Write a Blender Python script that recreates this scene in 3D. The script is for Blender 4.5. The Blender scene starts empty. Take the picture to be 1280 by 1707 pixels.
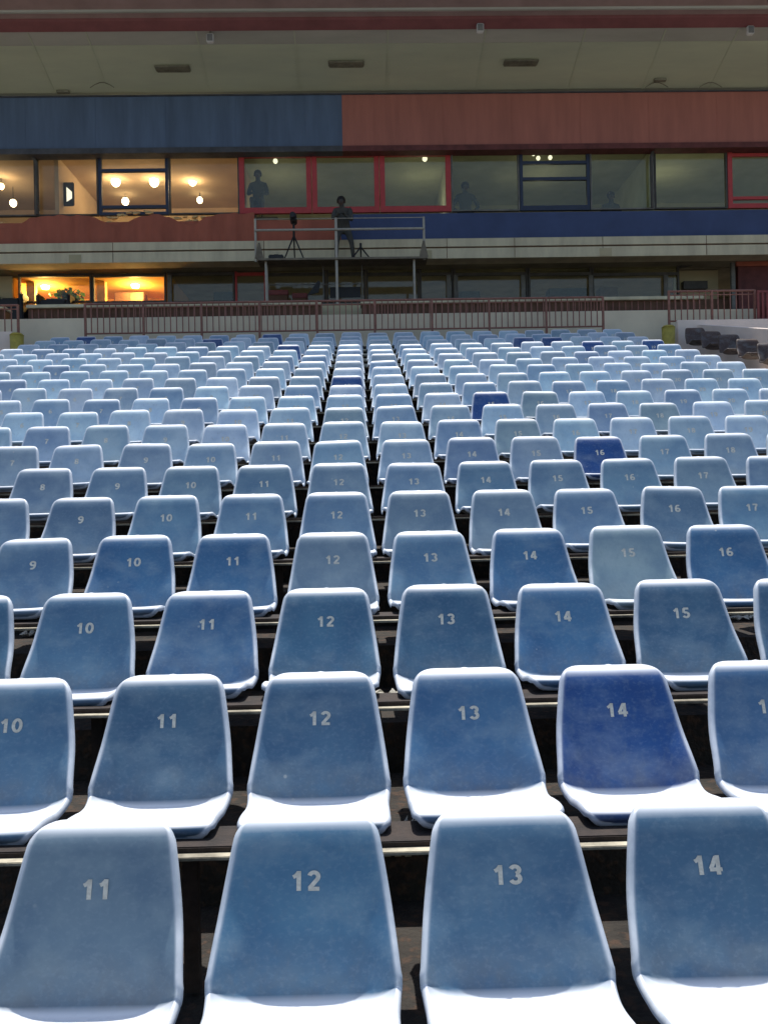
import bpy, bmesh, math, random
from mathutils import Vector, Matrix
random.seed(7)
scene = bpy.context.scene
COL = scene.collection
R = math.radians

# ------------------------------------------------------------------ camera
F = 1500.0; W0, H0 = 1280.0, 1707.0
EYE = Vector((0, 0, 1.52))
cam_d = bpy.data.cameras.new('camera')
cam_d.sensor_fit = 'HORIZONTAL'; cam_d.sensor_width = 36.0
cam_d.lens = F / W0 * 36.0
cam_d.clip_start = 0.05; cam_d.clip_end = 3000
cam = bpy.data.objects.new('camera', cam_d); COL.objects.link(cam)
CM = Matrix.Rotation(R(-1.34), 4, 'Z') @ Matrix.Rotation(R(90), 4, 'X') @ Matrix.Rotation(R(-1.1), 4, 'Z')
cam.matrix_world = Matrix.Translation(EYE) @ CM
scene.camera = cam
CM3 = CM.to_3x3(); CMI = CM3.inverted()

def ray(px, py):
    return CM3 @ Vector(((px - W0 / 2) / F, -(py - H0 / 2) / F, -1.0))
def at(px, py, Y):
    d = ray(px, py); return EYE + d * ((Y - EYE.y) / d.y)
def proj(p):
    q = CMI @ (Vector(p) - EYE)
    return (W0 / 2 + F * q.x / -q.z, H0 / 2 - F * q.y / -q.z, -q.z)

# ------------------------------------------------------------------ materials
def _new(name):
    m = bpy.data.materials.new(name); m.use_nodes = True
    nt = m.node_tree; b = nt.nodes['Principled BSDF']
    return m, nt, b
def mat(name, c, rough=0.7, c2=None, scale=4.0, amt=0.5, metal=0.0, bump=0.0, bscale=40.0, stretch=(1, 1, 1), stain=None, spec=0.4):
    m, nt, b = _new(name); N = nt.nodes; L = nt.links
    b.inputs['Roughness'].default_value = rough; b.inputs['Metallic'].default_value = metal
    b.inputs['Specular IOR Level'].default_value = spec
    tc = N.new('ShaderNodeTexCoord'); mp = N.new('ShaderNodeMapping'); mp.inputs['Scale'].default_value = stretch
    L.new(tc.outputs['Object'], mp.inputs['Vector'])
    n = N.new('ShaderNodeTexNoise'); n.inputs['Scale'].default_value = scale; n.inputs['Detail'].default_value = 8; n.inputs['Roughness'].default_value = .65
    L.new(mp.outputs[0], n.inputs['Vector'])
    cr = N.new('ShaderNodeValToRGB'); cr.color_ramp.elements[0].position = .33; cr.color_ramp.elements[1].position = .68
    if c2 is None: c2 = tuple(x * (1 - amt) for x in c)
    cr.color_ramp.elements[0].color = (*c2, 1); cr.color_ramp.elements[1].color = (*c, 1)
    L.new(n.outputs['Fac'], cr.inputs[0])
    out = cr.outputs[0]
    if stain:
        n2 = N.new('ShaderNodeTexNoise'); n2.inputs['Scale'].default_value = scale * 5; n2.inputs['Detail'].default_value = 6
        L.new(tc.outputs['Object'], n2.inputs['Vector'])
        r2 = N.new('ShaderNodeValToRGB'); r2.color_ramp.elements[0].position = .5; r2.color_ramp.elements[1].position = .66
        L.new(n2.outputs['Fac'], r2.inputs[0])
        mx = N.new('ShaderNodeMix'); mx.data_type = 'RGBA'; mx.inputs['B'].default_value = (*stain, 1)
        L.new(r2.outputs[0], mx.inputs['Factor']); L.new(out, mx.inputs['A']); out = mx.outputs['Result']
    L.new(out, b.inputs['Base Color'])
    if bump:
        bn = N.new('ShaderNodeTexNoise'); bn.inputs['Scale'].default_value = bscale; bn.inputs['Detail'].default_value = 5
        L.new(tc.outputs['Object'], bn.inputs['Vector'])
        bp = N.new('ShaderNodeBump'); bp.inputs['Strength'].default_value = bump; bp.inputs['Distance'].default_value = .02
        L.new(bn.outputs['Fac'], bp.inputs['Height']); L.new(bp.outputs[0], b.inputs['Normal'])
    return m
def emit(name, c, s):
    m, nt, b = _new(name); b.inputs['Base Color'].default_value = (*c, 1)
    b.inputs['Emission Color'].default_value = (*c, 1); b.inputs['Emission Strength'].default_value = s
    return m
def glass(name, tint=(.8, .85, .78), refl=.1):
    m = bpy.data.materials.new(name); m.use_nodes = True; nt = m.node_tree; N = nt.nodes; L = nt.links
    N.clear(); o = N.new('ShaderNodeOutputMaterial'); t = N.new('ShaderNodeBsdfTransparent'); t.inputs[0].default_value = (*tint, 1)
    g = N.new('ShaderNodeBsdfGlossy'); g.inputs['Roughness'].default_value = .06
    tc = N.new('ShaderNodeTexCoord'); nz = N.new('ShaderNodeTexNoise'); nz.inputs['Scale'].default_value = .8
    L.new(tc.outputs['Object'], nz.inputs['Vector']); bp = N.new('ShaderNodeBump'); bp.inputs['Strength'].default_value = .15
    L.new(nz.outputs['Fac'], bp.inputs['Height']); L.new(bp.outputs[0], g.inputs['Normal'])
    d = N.new('ShaderNodeBsdfDiffuse'); d.inputs[0].default_value = (.48, .44, .28, 1)
    mx = N.new('ShaderNodeMixShader'); mx.inputs[0].default_value = refl
    m2 = N.new('ShaderNodeMixShader')
    mr = N.new('ShaderNodeMapRange'); mr.inputs['From Min'].default_value = .35; mr.inputs['From Max'].default_value = .7
    mr.inputs['To Min'].default_value = .02; mr.inputs['To Max'].default_value = .08
    L.new(nz.outputs['Fac'], mr.inputs[0]); L.new(mr.outputs[0], m2.inputs[0])
    L.new(t.outputs[0], mx.inputs[1]); L.new(g.outputs[0], mx.inputs[2])
    L.new(mx.outputs[0], m2.inputs[1]); L.new(d.outputs[0], m2.inputs[2])
    L.new(m2.outputs[0], o.inputs[0]); return m

def seat_mat():
    """weathered moulded plastic: the hue comes from the seat's own object colour,
    sunlit white painted on faces turned to the sky and along the rims, scuffs and dust vary per seat"""
    m, nt, b = _new('moulded_plastic'); N = nt.nodes; L = nt.links
    oi = N.new('ShaderNodeObjectInfo'); tc = N.new('ShaderNodeTexCoord')
    ml = N.new('ShaderNodeMath'); ml.operation = 'MULTIPLY'; ml.inputs[1].default_value = 37.0; L.new(oi.outputs['Random'], ml.inputs[0])
    ad = N.new('ShaderNodeVectorMath'); ad.operation = 'ADD'; L.new(tc.outputs['Object'], ad.inputs[0]); L.new(ml.outputs[0], ad.inputs[1])
    def noise(sc, det, stretch=None):
        v = ad.outputs[0]
        if stretch:
            mp = N.new('ShaderNodeMapping'); mp.inputs['Scale'].default_value = stretch; L.new(v, mp.inputs[0]); v = mp.outputs[0]
        n = N.new('ShaderNodeTexNoise'); n.inputs['Scale'].default_value = sc; n.inputs['Detail'].default_value = det
        n.inputs['Roughness'].default_value = .6; n.inputs['Distortion'].default_value = .15; L.new(v, n.inputs['Vector']); return n.outputs['Fac']
    def ramp(src, a, b_, va, vb):
        r = N.new('ShaderNodeMapRange'); r.inputs['From Min'].default_value = a; r.inputs['From Max'].default_value = b_
        r.inputs['To Min'].default_value = va; r.inputs['To Max'].default_value = vb; L.new(src, r.inputs[0]); return r.outputs[0]
    def mix(fac, A, B):
        x = N.new('ShaderNodeMix'); x.data_type = 'RGBA'
        L.new(fac, x.inputs['Factor'])
        for k, v in (('A', A), ('B', B)):
            if isinstance(v, tuple): x.inputs[k].default_value = v
            else: L.new(v, x.inputs[k])
        return x.outputs['Result']
    col = oi.outputs['Color']
    dark = N.new('ShaderNodeMix'); dark.data_type = 'RGBA'; dark.blend_type = 'MULTIPLY'; dark.inputs['Factor'].default_value = 1
    L.new(col, dark.inputs['A']); dark.inputs['B'].default_value = (.66, .74, .84, 1)
    c = mix(ramp(noise(5, 4), .36, .66, 0, 1), dark.outputs['Result'], col)
    c = mix(ramp(noise(6, 7, (1, 1, 1.6)), .48, .78, 0, .28), c, (.46, .55, .56, 1))       # chalky patches
    c = mix(ramp(noise(60, 3, (1, 1, .35)), .56, .8, 0, .3), c, (.15, .2, .26, 1))        # fine scuffs
    # dust and grime settled in the crook
    sp = N.new('ShaderNodeSeparateXYZ'); L.new(tc.outputs['Object'], sp.inputs[0])
    g = ramp(sp.outputs['Z'], .43, .56, .5, 0)
    mm = N.new('ShaderNodeMath'); mm.operation = 'MULTIPLY'; L.new(g, mm.inputs[0]); L.new(ramp(noise(14, 6), .35, .65, .2, 1), mm.inputs[1])
    c = mix(mm.outputs[0], c, (.16, .15, .14, 1))
    # sunlit white painted on sky-facing plastic, plus a painted glow along the rim
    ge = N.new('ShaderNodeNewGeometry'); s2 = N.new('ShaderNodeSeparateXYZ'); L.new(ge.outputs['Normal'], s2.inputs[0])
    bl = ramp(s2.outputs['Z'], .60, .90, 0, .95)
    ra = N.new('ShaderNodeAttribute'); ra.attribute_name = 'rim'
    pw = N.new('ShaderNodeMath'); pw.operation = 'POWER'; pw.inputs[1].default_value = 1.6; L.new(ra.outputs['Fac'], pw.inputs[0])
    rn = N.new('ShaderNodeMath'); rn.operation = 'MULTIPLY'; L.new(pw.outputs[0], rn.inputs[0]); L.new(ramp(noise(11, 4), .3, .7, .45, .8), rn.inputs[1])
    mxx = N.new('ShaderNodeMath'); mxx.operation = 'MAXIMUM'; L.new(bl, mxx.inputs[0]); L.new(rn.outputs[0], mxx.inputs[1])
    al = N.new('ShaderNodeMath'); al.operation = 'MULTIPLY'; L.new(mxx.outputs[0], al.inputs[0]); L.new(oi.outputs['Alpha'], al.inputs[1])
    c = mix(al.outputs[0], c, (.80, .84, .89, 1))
    vo = N.new('ShaderNodeTexVoronoi'); vo.inputs['Scale'].default_value = 13; L.new(ad.outputs[0], vo.inputs['Vector'])
    sp_ = ramp(vo.outputs['Distance'], .05, .09, .55, 0)
    ms = N.new('ShaderNodeMath'); ms.operation = 'MULTIPLY'; L.new(sp_, ms.inputs[0]); L.new(ramp(noise(3.5, 2), .55, .62, 0, 1), ms.inputs[1])
    c = mix(ms.outputs[0], c, (.55, .56, .52, 1))
    c = mix(ramp(noise(120, 3, (.6, 1, .8)), .5, .8, 0, .16), c, (.42, .5, .56, 1))
    L.new(c, b.inputs['Base Color'])
    L.new(ramp(noise(7, 4), .3, .7, .38, .6), b.inputs['Roughness'])
    b.inputs['Specular IOR Level'].default_value = .45
    bp = N.new('ShaderNodeBump'); bp.inputs['Strength'].default_value = .12; bp.inputs['Distance'].default_value = .004
    L.new(noise(16, 3), bp.inputs['Height']); L.new(bp.outputs[0], b.inputs['Normal'])
    return m

M = dict(
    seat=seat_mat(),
    number=mat('number_paint', (.72, .71, .63), .8, scale=60, amt=.35),
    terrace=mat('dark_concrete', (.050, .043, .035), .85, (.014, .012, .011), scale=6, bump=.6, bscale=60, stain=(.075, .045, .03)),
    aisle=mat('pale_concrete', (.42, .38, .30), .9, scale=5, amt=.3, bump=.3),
    rust=mat('rusty_steel', (.055, .038, .030), .8, (.018, .015, .014), scale=12, bump=.4),
    cream_edge=mat('cream_flange', (.75, .68, .50), .6, (.05, .04, .03), scale=5),
    brick=mat('pale_rubble', (.4, .38, .28), .9, scale=30, amt=.5, bump=.6),
    ground=mat('dusty_ground', (.2, .17, .13), .95, scale=2, amt=.4),
    olive=mat('olive_render', (.52, .45, .28), .85, (.40, .36, .22), scale=1.2, stretch=(.3, 1, 1), bump=.1),
    soffit=mat('soffit_panel', (.52, .56, .39), .85, (.40, .43, .32), scale=.8, stretch=(.25, 1, 1)),
    soffit_grey=mat('soffit_grey', (.46, .46, .39), .85, scale=1, amt=.25, stretch=(.25, 1, 1)),
    redbeam=mat('maroon_paint', (.27, .10, .10), .7, scale=1.5, amt=.3),
    pinkgrey=mat('pink_grey_paint', (.33, .23, .21), .8, scale=1.5, amt=.25),
    blueband=mat('blue_fascia', (.10, .15, .235), .6, scale=1.4, amt=.32, stretch=(2.2, 1, .25)),
    redband=mat('red_fascia', (.42, .15, .105), .6, scale=1.4, amt=.25, stretch=(2.2, 1, .25)),
    drip=mat('dark_trim', (.085, .09, .10), .7),
    darkred=mat('dark_red_trim', (.16, .045, .04), .7),
    bluepar=mat('blue_parapet', (.05, .08, .19), .6, scale=1.6, amt=.25),
    redpar=mat('red_parapet', (.42, .12, .07), .7, scale=3, amt=.25, stretch=(1, 1, .3)),
    ledge=mat('cream_ledge', (.70, .64, .44), .85, (.50, .45, .31), scale=1.8, stretch=(1.6, 1, .35), bump=.1),
    wall=mat('cream_wall', (.86, .76, .56), .9, (.74, .65, .48), scale=1.5, bump=.1),
    pinkwall=mat('pink_white_wall', (.92, .78, .68), .9, scale=1.5, amt=.15),
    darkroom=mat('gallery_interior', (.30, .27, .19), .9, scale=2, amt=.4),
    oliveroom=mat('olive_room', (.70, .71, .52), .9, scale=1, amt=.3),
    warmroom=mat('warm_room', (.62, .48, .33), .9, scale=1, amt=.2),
    orangeroom=mat('orange_room', (.75, .42, .10), .9, scale=1, amt=.2),
    yellow_pier=mat('yellow_pier', (.85, .62, .22), .8),
    frame_dark=mat('dark_frame', (.09, .085, .075), .6),
    frame_red=mat('red_frame', (.50, .055, .055), .5, scale=8, amt=.2),
    frame_blue=mat('navy_frame', (.03, .045, .085), .5, scale=8, amt=.2),
    frame_grey=mat('grey_frame', (.2, .2, .18), .6),
    pane=glass('window_glass', (.93, .95, .84), .05),
    pane_clear=glass('window_glass_clear', (.94, .92, .86), .03),
    rail=mat('brown_railing', (.33, .15, .11), .6, scale=10, amt=.35),
    railred=mat('maroon_railing', (.24, .06, .055), .6, scale=10, amt=.3),
    deskbrown=mat('brown_panel', (.17, .09, .055), .8, scale=4, amt=.4),
    pipe=mat('galvanised_tube', (.46, .43, .36), .5, scale=12, amt=.25, metal=.2),
    plank=mat('scaffold_plank', (.22, .19, .14), .9, scale=6, amt=.4),
    cloth_dark=mat('dark_clothes', (.08, .082, .075), .9, scale=12, amt=.3),
    skin=mat('skin', (.14, .08, .06), .6), hair=mat('hair', (.012, .01, .01), .7),
    black=mat('black_plastic', (.015, .015, .017), .5),
    yellow=mat('yellow_plastic', (.55, .44, .08), .6, scale=10, amt=.35),
    green=mat('green_leaves', (.12, .32, .04), .7, scale=30, amt=.5),
    vent=mat('vent_grille', (.27, .26, .18), .8), white=mat('white_enamel', (.8, .8, .75), .5),
    paper=mat('dirty_paper', (.8, .78, .7), .9, scale=20, amt=.3),
    gold=mat('gold_foil', (.8, .6, .3), .3, metal=.9, scale=9, amt=.3),
    bulb=emit('bulb_glow', (1, .82, .52), 14), bulb_dim=emit('bulb_glow_dim', (1, .95, .8), 1.6),
    screen=emit('screen_glow', (.95, .95, .85), 1.3),
    ypanel=emit('lit_transom', (1, .55, .10), .85), 
)

# ------------------------------------------------------------------ helpers
def tag(o, label=None, cat=None, group=None, kind=None):
    if label: o['label'] = label
    if cat: o['category'] = cat
    if group: o['group'] = group
    if kind: o['kind'] = kind
    return o
def empty(name, loc, label=None, cat=None, group=None, rz=0):
    o = bpy.data.objects.new(name, None); COL.objects.link(o); o.location = loc; o.rotation_euler = (0, 0, rz)
    o.empty_display_size = .1
    return tag(o, label, cat, group)
class MB:
    def __init__(s): s.bm = bmesh.new()
    def box(s, x0, x1, y0, y1, z0, z1, bev=0.0):
        r = bmesh.ops.create_cube(s.bm, size=1)
        for v in r['verts']:
            v.co = Vector(((x0 + x1) / 2 + v.co.x * (x1 - x0), (y0 + y1) / 2 + v.co.y * (y1 - y0), (z0 + z1) / 2 + v.co.z * (z1 - z0)))
        if bev:
            es = {e for v in r['verts'] for e in v.link_edges}
            bmesh.ops.bevel(s.bm, geom=list(es), offset=bev, segments=2, affect='EDGES')
        return s
    def tube(s, a, b, r, r2=None, n=10):
        a = Vector(a); b = Vector(b); d = b - a
        q = bmesh.ops.create_cone(s.bm, cap_ends=True, segments=n, radius1=r, radius2=r if r2 is None else r2, depth=d.length)
        mt = Matrix.Translation((a + b) / 2) @ d.to_track_quat('Z', 'Y').to_matrix().to_4x4()
        bmesh.ops.transform(s.bm, matrix=mt, verts=q['verts']); return s
    def ball(s, c, r, sc=(1, 1, 1), n=12):
        q = bmesh.ops.create_uvsphere(s.bm, u_segments=n, v_segments=max(6, n * 2 // 3), radius=r)
        for v in q['verts']: v.co = Vector((v.co.x * sc[0], v.co.y * sc[1], v.co.z * sc[2])) + Vector(c)
        return s
    def poly(s, pts, thick=None):
        vs = [s.bm.verts.new(p) for p in pts]; f = s.bm.faces.new(vs)
        if thick:
            e = bmesh.ops.extrude_face_region(s.bm, geom=[f])
            for v in [g for g in e['geom'] if isinstance(g, bmesh.types.BMVert)]: v.co += Vector(thick)
            bmesh.ops.recalc_face_normals(s.bm, faces=s.bm.faces[:])
        return s
    def build(s, name, m, parent=None, smooth=False, loc=None):
        if parent is not None and loc is None and parent.type == 'EMPTY':
            inv = Matrix.Translation(-parent.matrix_basis.translation) if s.world else Matrix()
            bmesh.ops.transform(s.bm, matrix=inv, verts=s.bm.verts[:])
        me = bpy.data.meshes.new(name); s.bm.to_mesh(me); s.bm.free(); me.materials.append(m)
        if smooth:
            for p in me.polygons: p.use_smooth = True
        o = bpy.data.objects.new(name, me); COL.objects.link(o)
        if loc is not None: o.location = loc
        if parent is not None: o.parent = parent
        return o
    world = True
class LB(MB): world = False       # coordinates already local to the parent
def toplocal(o):
    """move a top-level mesh's origin to the middle of its base"""
    me = o.data; xs = [v.co for v in me.vertices]
    c = Vector(((min(v.x for v in xs) + max(v.x for v in xs)) / 2, (min(v.y for v in xs) + max(v.y for v in xs)) / 2, min(v.z for v in xs)))
    me.transform(Matrix.Translation(-c)); o.location = c; return o
def child(mb, name, m, parent, origin, smooth=False):
    """world-coordinate mesh as sub-part of a mesh part that sits at 'origin'"""
    bmesh.ops.transform(mb.bm, matrix=Matrix.Translation(-Vector(origin)), verts=mb.bm.verts[:])
    me = bpy.data.meshes.new(name); mb.bm.to_mesh(me); mb.bm.free(); me.materials.append(m)
    o = bpy.data.objects.new(name, me); COL.objects.link(o); o.parent = parent; return o

# ------------------------------------------------------------------ stand geometry
S = .48; D0 = 2.118; DY = .752; RISE = .212; NROW = 20
def yk(k): return D0 + DY * (k - 1)
def zk(k): return RISE * (k - 1)
def xc(n): return (n - 12.32) * S
XL, XR = xc(1) - .25, xc(22) + .25

# ground far below, terraces
g = MB(); g.poly([(-900, -900, -2.2), (900, -900, -2.2), (900, 900, -2.2), (-900, 900, -2.2)])
tag(g.build('ground', M['ground']), kind='structure')
t = MB()
bm = t.bm; prof = []
for k in range(-6, NROW + 1):
    y0 = yk(k) - .60; y1 = yk(k) + .152
    prof += [(y0, zk(k)), (y1, zk(k))]
zt = zk(NROW) + .02
prof += [(yk(NROW) + .152, zt), (23.5, zt)]
prof = [(prof[0][0], -2.2)] + prof
va = [bm.verts.new((-16, y, z)) for y, z in prof]; vb = [bm.verts.new((16, y, z)) for y, z in prof]
for i in range(len(prof) - 1): bm.faces.new((va[i], vb[i], vb[i + 1], va[i + 1]))
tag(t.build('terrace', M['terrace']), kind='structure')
for sx0, sx1 in ((XR + .06, XR + 1.05), (XL - .95, XL - .06)):
    a = MB()
    for k in range(4, NROW + 1):
        a.box(sx0, sx1, yk(k) - .598, yk(k) + .15, zk(k) - .2, zk(k) + .012)
        a.box(sx0, sx1, yk(k) - .21, yk(k) + .149, zk(k) + .012, zk(k) + .115)
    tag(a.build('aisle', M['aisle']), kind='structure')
for sx0, sx1 in ((XR + 1.053, 15.9), (-15.9, XL - .953)):
    a = MB()
    for k in range(14, NROW + 1): a.box(sx0, sx1, yk(k) - .598, yk(k) + .1535, zk(k) - .2, zk(k) + .014)
    tag(a.build('terrace_side', M['pinkwall']), kind='structure')
# loose rubble lying on the treads
ORD = ['', 'first', 'second', 'third', 'fourth', 'fifth', 'sixth', 'seventh', 'eighth', 'ninth', 'tenth', 'eleventh', 'twelfth', 'thirteenth',
       'fourteenth', 'fifteenth', 'sixteenth', 'seventeenth', 'eighteenth', 'nineteenth', 'twentieth']

# ------------------------------------------------------------------ seat shell
PROF = [(-.428, .447), (-.436, .458), (-.432, .471), (-.412, .478), (-.37, .476), (-.30, .464), (-.23, .444), (-.17, .427), (-.13, .419),
        (-.104, .421), (-.085, .437), (-.069, .470), (-.052, .524), (-.028, .59), (-.003, .66), (.019, .715), (.035, .751), (.055, .775), (.079, .787)]
def catmull(P, per=4):
    out = []
    for i in range(len(P) - 1):
        p0 = Vector(P[max(i - 1, 0)]); p1 = Vector(P[i]); p2 = Vector(P[i + 1]); p3 = Vector(P[min(i + 2, len(P) - 1)])
        for j in range(per):
            t = j / per
            out.append(.5 * ((2 * p1) + (-p0 + p2) * t + (2 * p0 - 5 * p1 + 4 * p2 - p3) * t * t + (-p0 + 3 * p1 - 3 * p2 + p3) * t ** 3))
    out.append(Vector(P[-1])); return out
PP = catmull(PROF, 3)
SS = [0.0]
for i in range(1, len(PP)): SS.append(SS[-1] + (PP[i] - PP[i - 1]).length)
LT = SS[-1]
def at_s(s):
    s = min(max(s, 0), LT)
    for i in range(1, len(SS)):
        if SS[i] >= s: break
    f = (s - SS[i - 1]) / (SS[i] - SS[i - 1]); p = PP[i - 1].lerp(PP[i], f)
    a = PP[max(i - 2, 0)]; b = PP[min(i + 1, len(PP) - 1)]; T = (b - a).normalized()
    return p, T
S_BEND = next(SS[i] for i, p in enumerate(PP) if p.x > -.09 and p.y < .48 and i > 10)
def halfw(s):
    p, _ = at_s(s); y, z = p
    if z > .47 and y > -.09:
        u = min(max((z - .44) / .35, 0), 1); w = .208 - .052 * u ** 1.35
    else:
        w = .200 + .008 * min(1, max(0, (y + .2) / .11))
    for d, r in ((LT - s, .062), (s, .06)):
        if d < r: w -= r - math.sqrt(max(r * r - (r - d) ** 2, 0))
    return w
def conc(u, s):
    k = .006 + .060 * math.exp(-((s - S_BEND - .01) / .125) ** 2)
    e = min(1, s / .1) * min(1, (LT - s) / .08 + .1)
    return k * e * abs(u) ** 3.4
def nsm(s):
    v = Vector((0, 0, 0))
    for i in range(-6, 7):
        T = at_s(s + i * .016)[1]; v += Vector((0, -T.y, T.x)) * math.exp(-(i / 4) ** 2)
    return v.normalized()
def shell_pt(s, x, off=0.0):
    p, T = at_s(s); w = halfw(s); u = max(-1, min(1, x / w))
    n = Vector((0, -T.y, T.x)); return Vector((x, p.x, p.y)) + nsm(s) * conc(u, s) + n * off
def build_shell():
    sv = [0, .004, .010, .018, .030, .045, .065]
    s = .09
    while s < LT - .07: sv.append(s); s += .0125
    sv += [LT - .06, LT - .048, LT - .036, LT - .026, LT - .018, LT - .011, LT - .005, LT - .0015, LT]
    us = [math.sin(math.pi / 2 * (-1 + 2 * i / 22)) for i in range(23)]
    nu = len(us); V = []; FA = []
    for s in sv:
        w = halfw(s)
        for u in us: V.append(shell_pt(s, u * w))
    def idx(i, j): return i * nu + j
    for i in range(len(sv) - 1):
        for j in range(nu - 1):
            FA.append(((idx(i, j), idx(i, j + 1), idx(i + 1, j + 1), idx(i + 1, j)), at_s((sv[i] + sv[i + 1]) / 2)[0]))
    n = len(sv)
    loop = [idx(0, j) for j in range(nu)] + [idx(i, nu - 1) for i in range(1, n)] + [idx(n - 1, j) for j in range(nu - 2, -1, -1)] + [idx(i, 0) for i in range(n - 2, 0, -1)]
    prev = loop; C = Vector((0, -.1, .55)); L = len(loop)
    base = {}
    for q, vi in enumerate(loop):
        i, j = divmod(vi, nu); p, T = at_s(sv[i]); nn = nsm(sv[i]); TT = Vector((0, T.x, T.y))
        b = V[loop[(q + 1) % L]] - V[loop[q - 1]]; o = b.cross(nn); o.normalize()
        ref = Vector((us[j], 0, 0)) + (TT if i > n - 12 else (-TT if i < 7 else Vector())) * .6
        if o.dot(ref) < 0: o = -o
        base[q] = (V[vi].copy(), nn, o, p, i)
    for a, h in ((.006, -.0010), (.012, -.0045), (.0165, -.0105), (.018, -.018), (.0175, -.028)):
        cur = []
        for q in range(L):
            P, nn, o, p, i = base[q]
            bump = .0035 if (i == n - 1 and abs(P.x) < .012) else 0
            hh = h if i > 4 else h * .6
            sc = 1 - .38 * min(1, max(0, (abs(o.x) - .35) / .5))
            V.append(P + o * (a * sc + bump) + nn * hh * (.4 + .6 * sc)); cur.append(len(V) - 1)
        for q in range(L):
            q2 = (q + 1) % L; pm = (base[q][3] + base[q2][3]) / 2
            FA.append(((prev[q], cur[q], cur[q2], prev[q2]), pm))
        prev = cur
    me = bpy.data.meshes.new('tmp'); me.from_pydata(V, [], [f for f, _ in FA]); me.update()
    bmf = bmesh.new(); bmf.from_mesh(me); bmesh.ops.recalc_face_normals(bmf, faces=bmf.faces[:])
    up = sum((f.normal.z for f in bmf.faces if f.calc_center_median().y < -.2), 0)
    if up < 0: bmesh.ops.reverse_faces(bmf, faces=bmf.faces[:])
    bmf.to_mesh(me); bmf.free(); me.update()
    nor = [v.normal.copy() for v in me.vertices]
    polys = [tuple(p.vertices) for p in me.polygons]
    rim = []  # edge mask for the backlit rim glow painted into the seat colour
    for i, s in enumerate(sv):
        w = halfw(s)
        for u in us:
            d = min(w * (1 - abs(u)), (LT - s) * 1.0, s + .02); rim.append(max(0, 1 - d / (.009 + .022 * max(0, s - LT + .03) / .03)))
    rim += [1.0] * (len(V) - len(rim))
    res = []
    for nm, cond in (('backrest', lambda p: p.x > -.105), ('seat', lambda p: p.x <= -.105)):
        fs = [f for f, (_, p) in zip(polys, FA) if cond(p)]
        ids = sorted({i for f in fs for i in f}); mp = {a: b for b, a in enumerate(ids)}
        m2 = bpy.data.meshes.new(nm); m2.from_pydata([V[i] for i in ids], [], [tuple(mp[i] for i in f) for f in fs]); m2.update()
        for p in m2.polygons: p.use_smooth = True
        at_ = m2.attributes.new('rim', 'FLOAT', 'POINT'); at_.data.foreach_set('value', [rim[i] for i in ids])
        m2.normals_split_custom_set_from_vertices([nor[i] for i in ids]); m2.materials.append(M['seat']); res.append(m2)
    bpy.data.meshes.remove(me); return res
ME_BACK, ME_PAN = build_shell()
# small bracket foot bolting the shell to the rail
b_ = LB(); b_.box(-.10, .10, -.40, -.30, .4365, .449, .003)
bo = b_.build('bracket', M['black']); ME_BR = bo.data; bpy.data.objects.remove(bo)

s_num = None
for i, p in enumerate(PP):
    if p.y > .655 and p.x > -.05: s_num = SS[i]; break
def arc(cx, cy, rx, ry, a0, a1, n=10):
    return [(cx + rx * math.cos(R(a0 + (a1 - a0) * i / n)), cy + ry * math.sin(R(a0 + (a1 - a0) * i / n))) for i in range(n + 1)]
DIG = {   # strokes in a cell .62 wide and 1 high: (points, closed)
    '0': [(arc(.31, .5, .22, .415, 90, 450, 24)[:-1], True)],
    '1': [([(.10, .70), (.22, .76), (.34, .915)], False), ([(.355, 1.0), (.355, 0)], False)],
    '2': [(arc(.31, .70, .20, .215, 165, -35, 12) + [(.12, .12)], False), ([(.06, .085), (.56, .085)], False)],
    '3': [(arc(.30, .73, .19, .185, 160, -80, 11), False), (arc(.30, .29, .21, .205, 82, -160, 12), False)],
    '4': [([(.42, 1.0), (.42, 0)], False), ([(.36, .94), (.08, .30)], False), ([(.03, .27), (.60, .27)], False)],
    '5': [([(.54, .915), (.14, .915)], False), ([(.17, .93), (.13, .52)], False), (arc(.30, .32, .215, .235, 130, -155, 14), False)],
    '6': [(arc(.31, .30, .205, .215, 0, 360, 20)[:-1], True), (arc(.36, .48, .26, .435, 60, 190, 10), False)],
    '7': [([(.06, .915), (.58, .915)], False), ([(.53, .90), (.34, .5), (.26, 0)], False)],
    '8': [(arc(.31, .735, .175, .18, 0, 360, 18)[:-1], True), (arc(.31, .29, .205, .205, 0, 360, 18)[:-1], True)],
    '9': [(arc(.31, .70, .205, .215, 0, 360, 20)[:-1], True), (arc(.26, .52, .26, .435, -120, 10, 10), False)],
}
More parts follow.
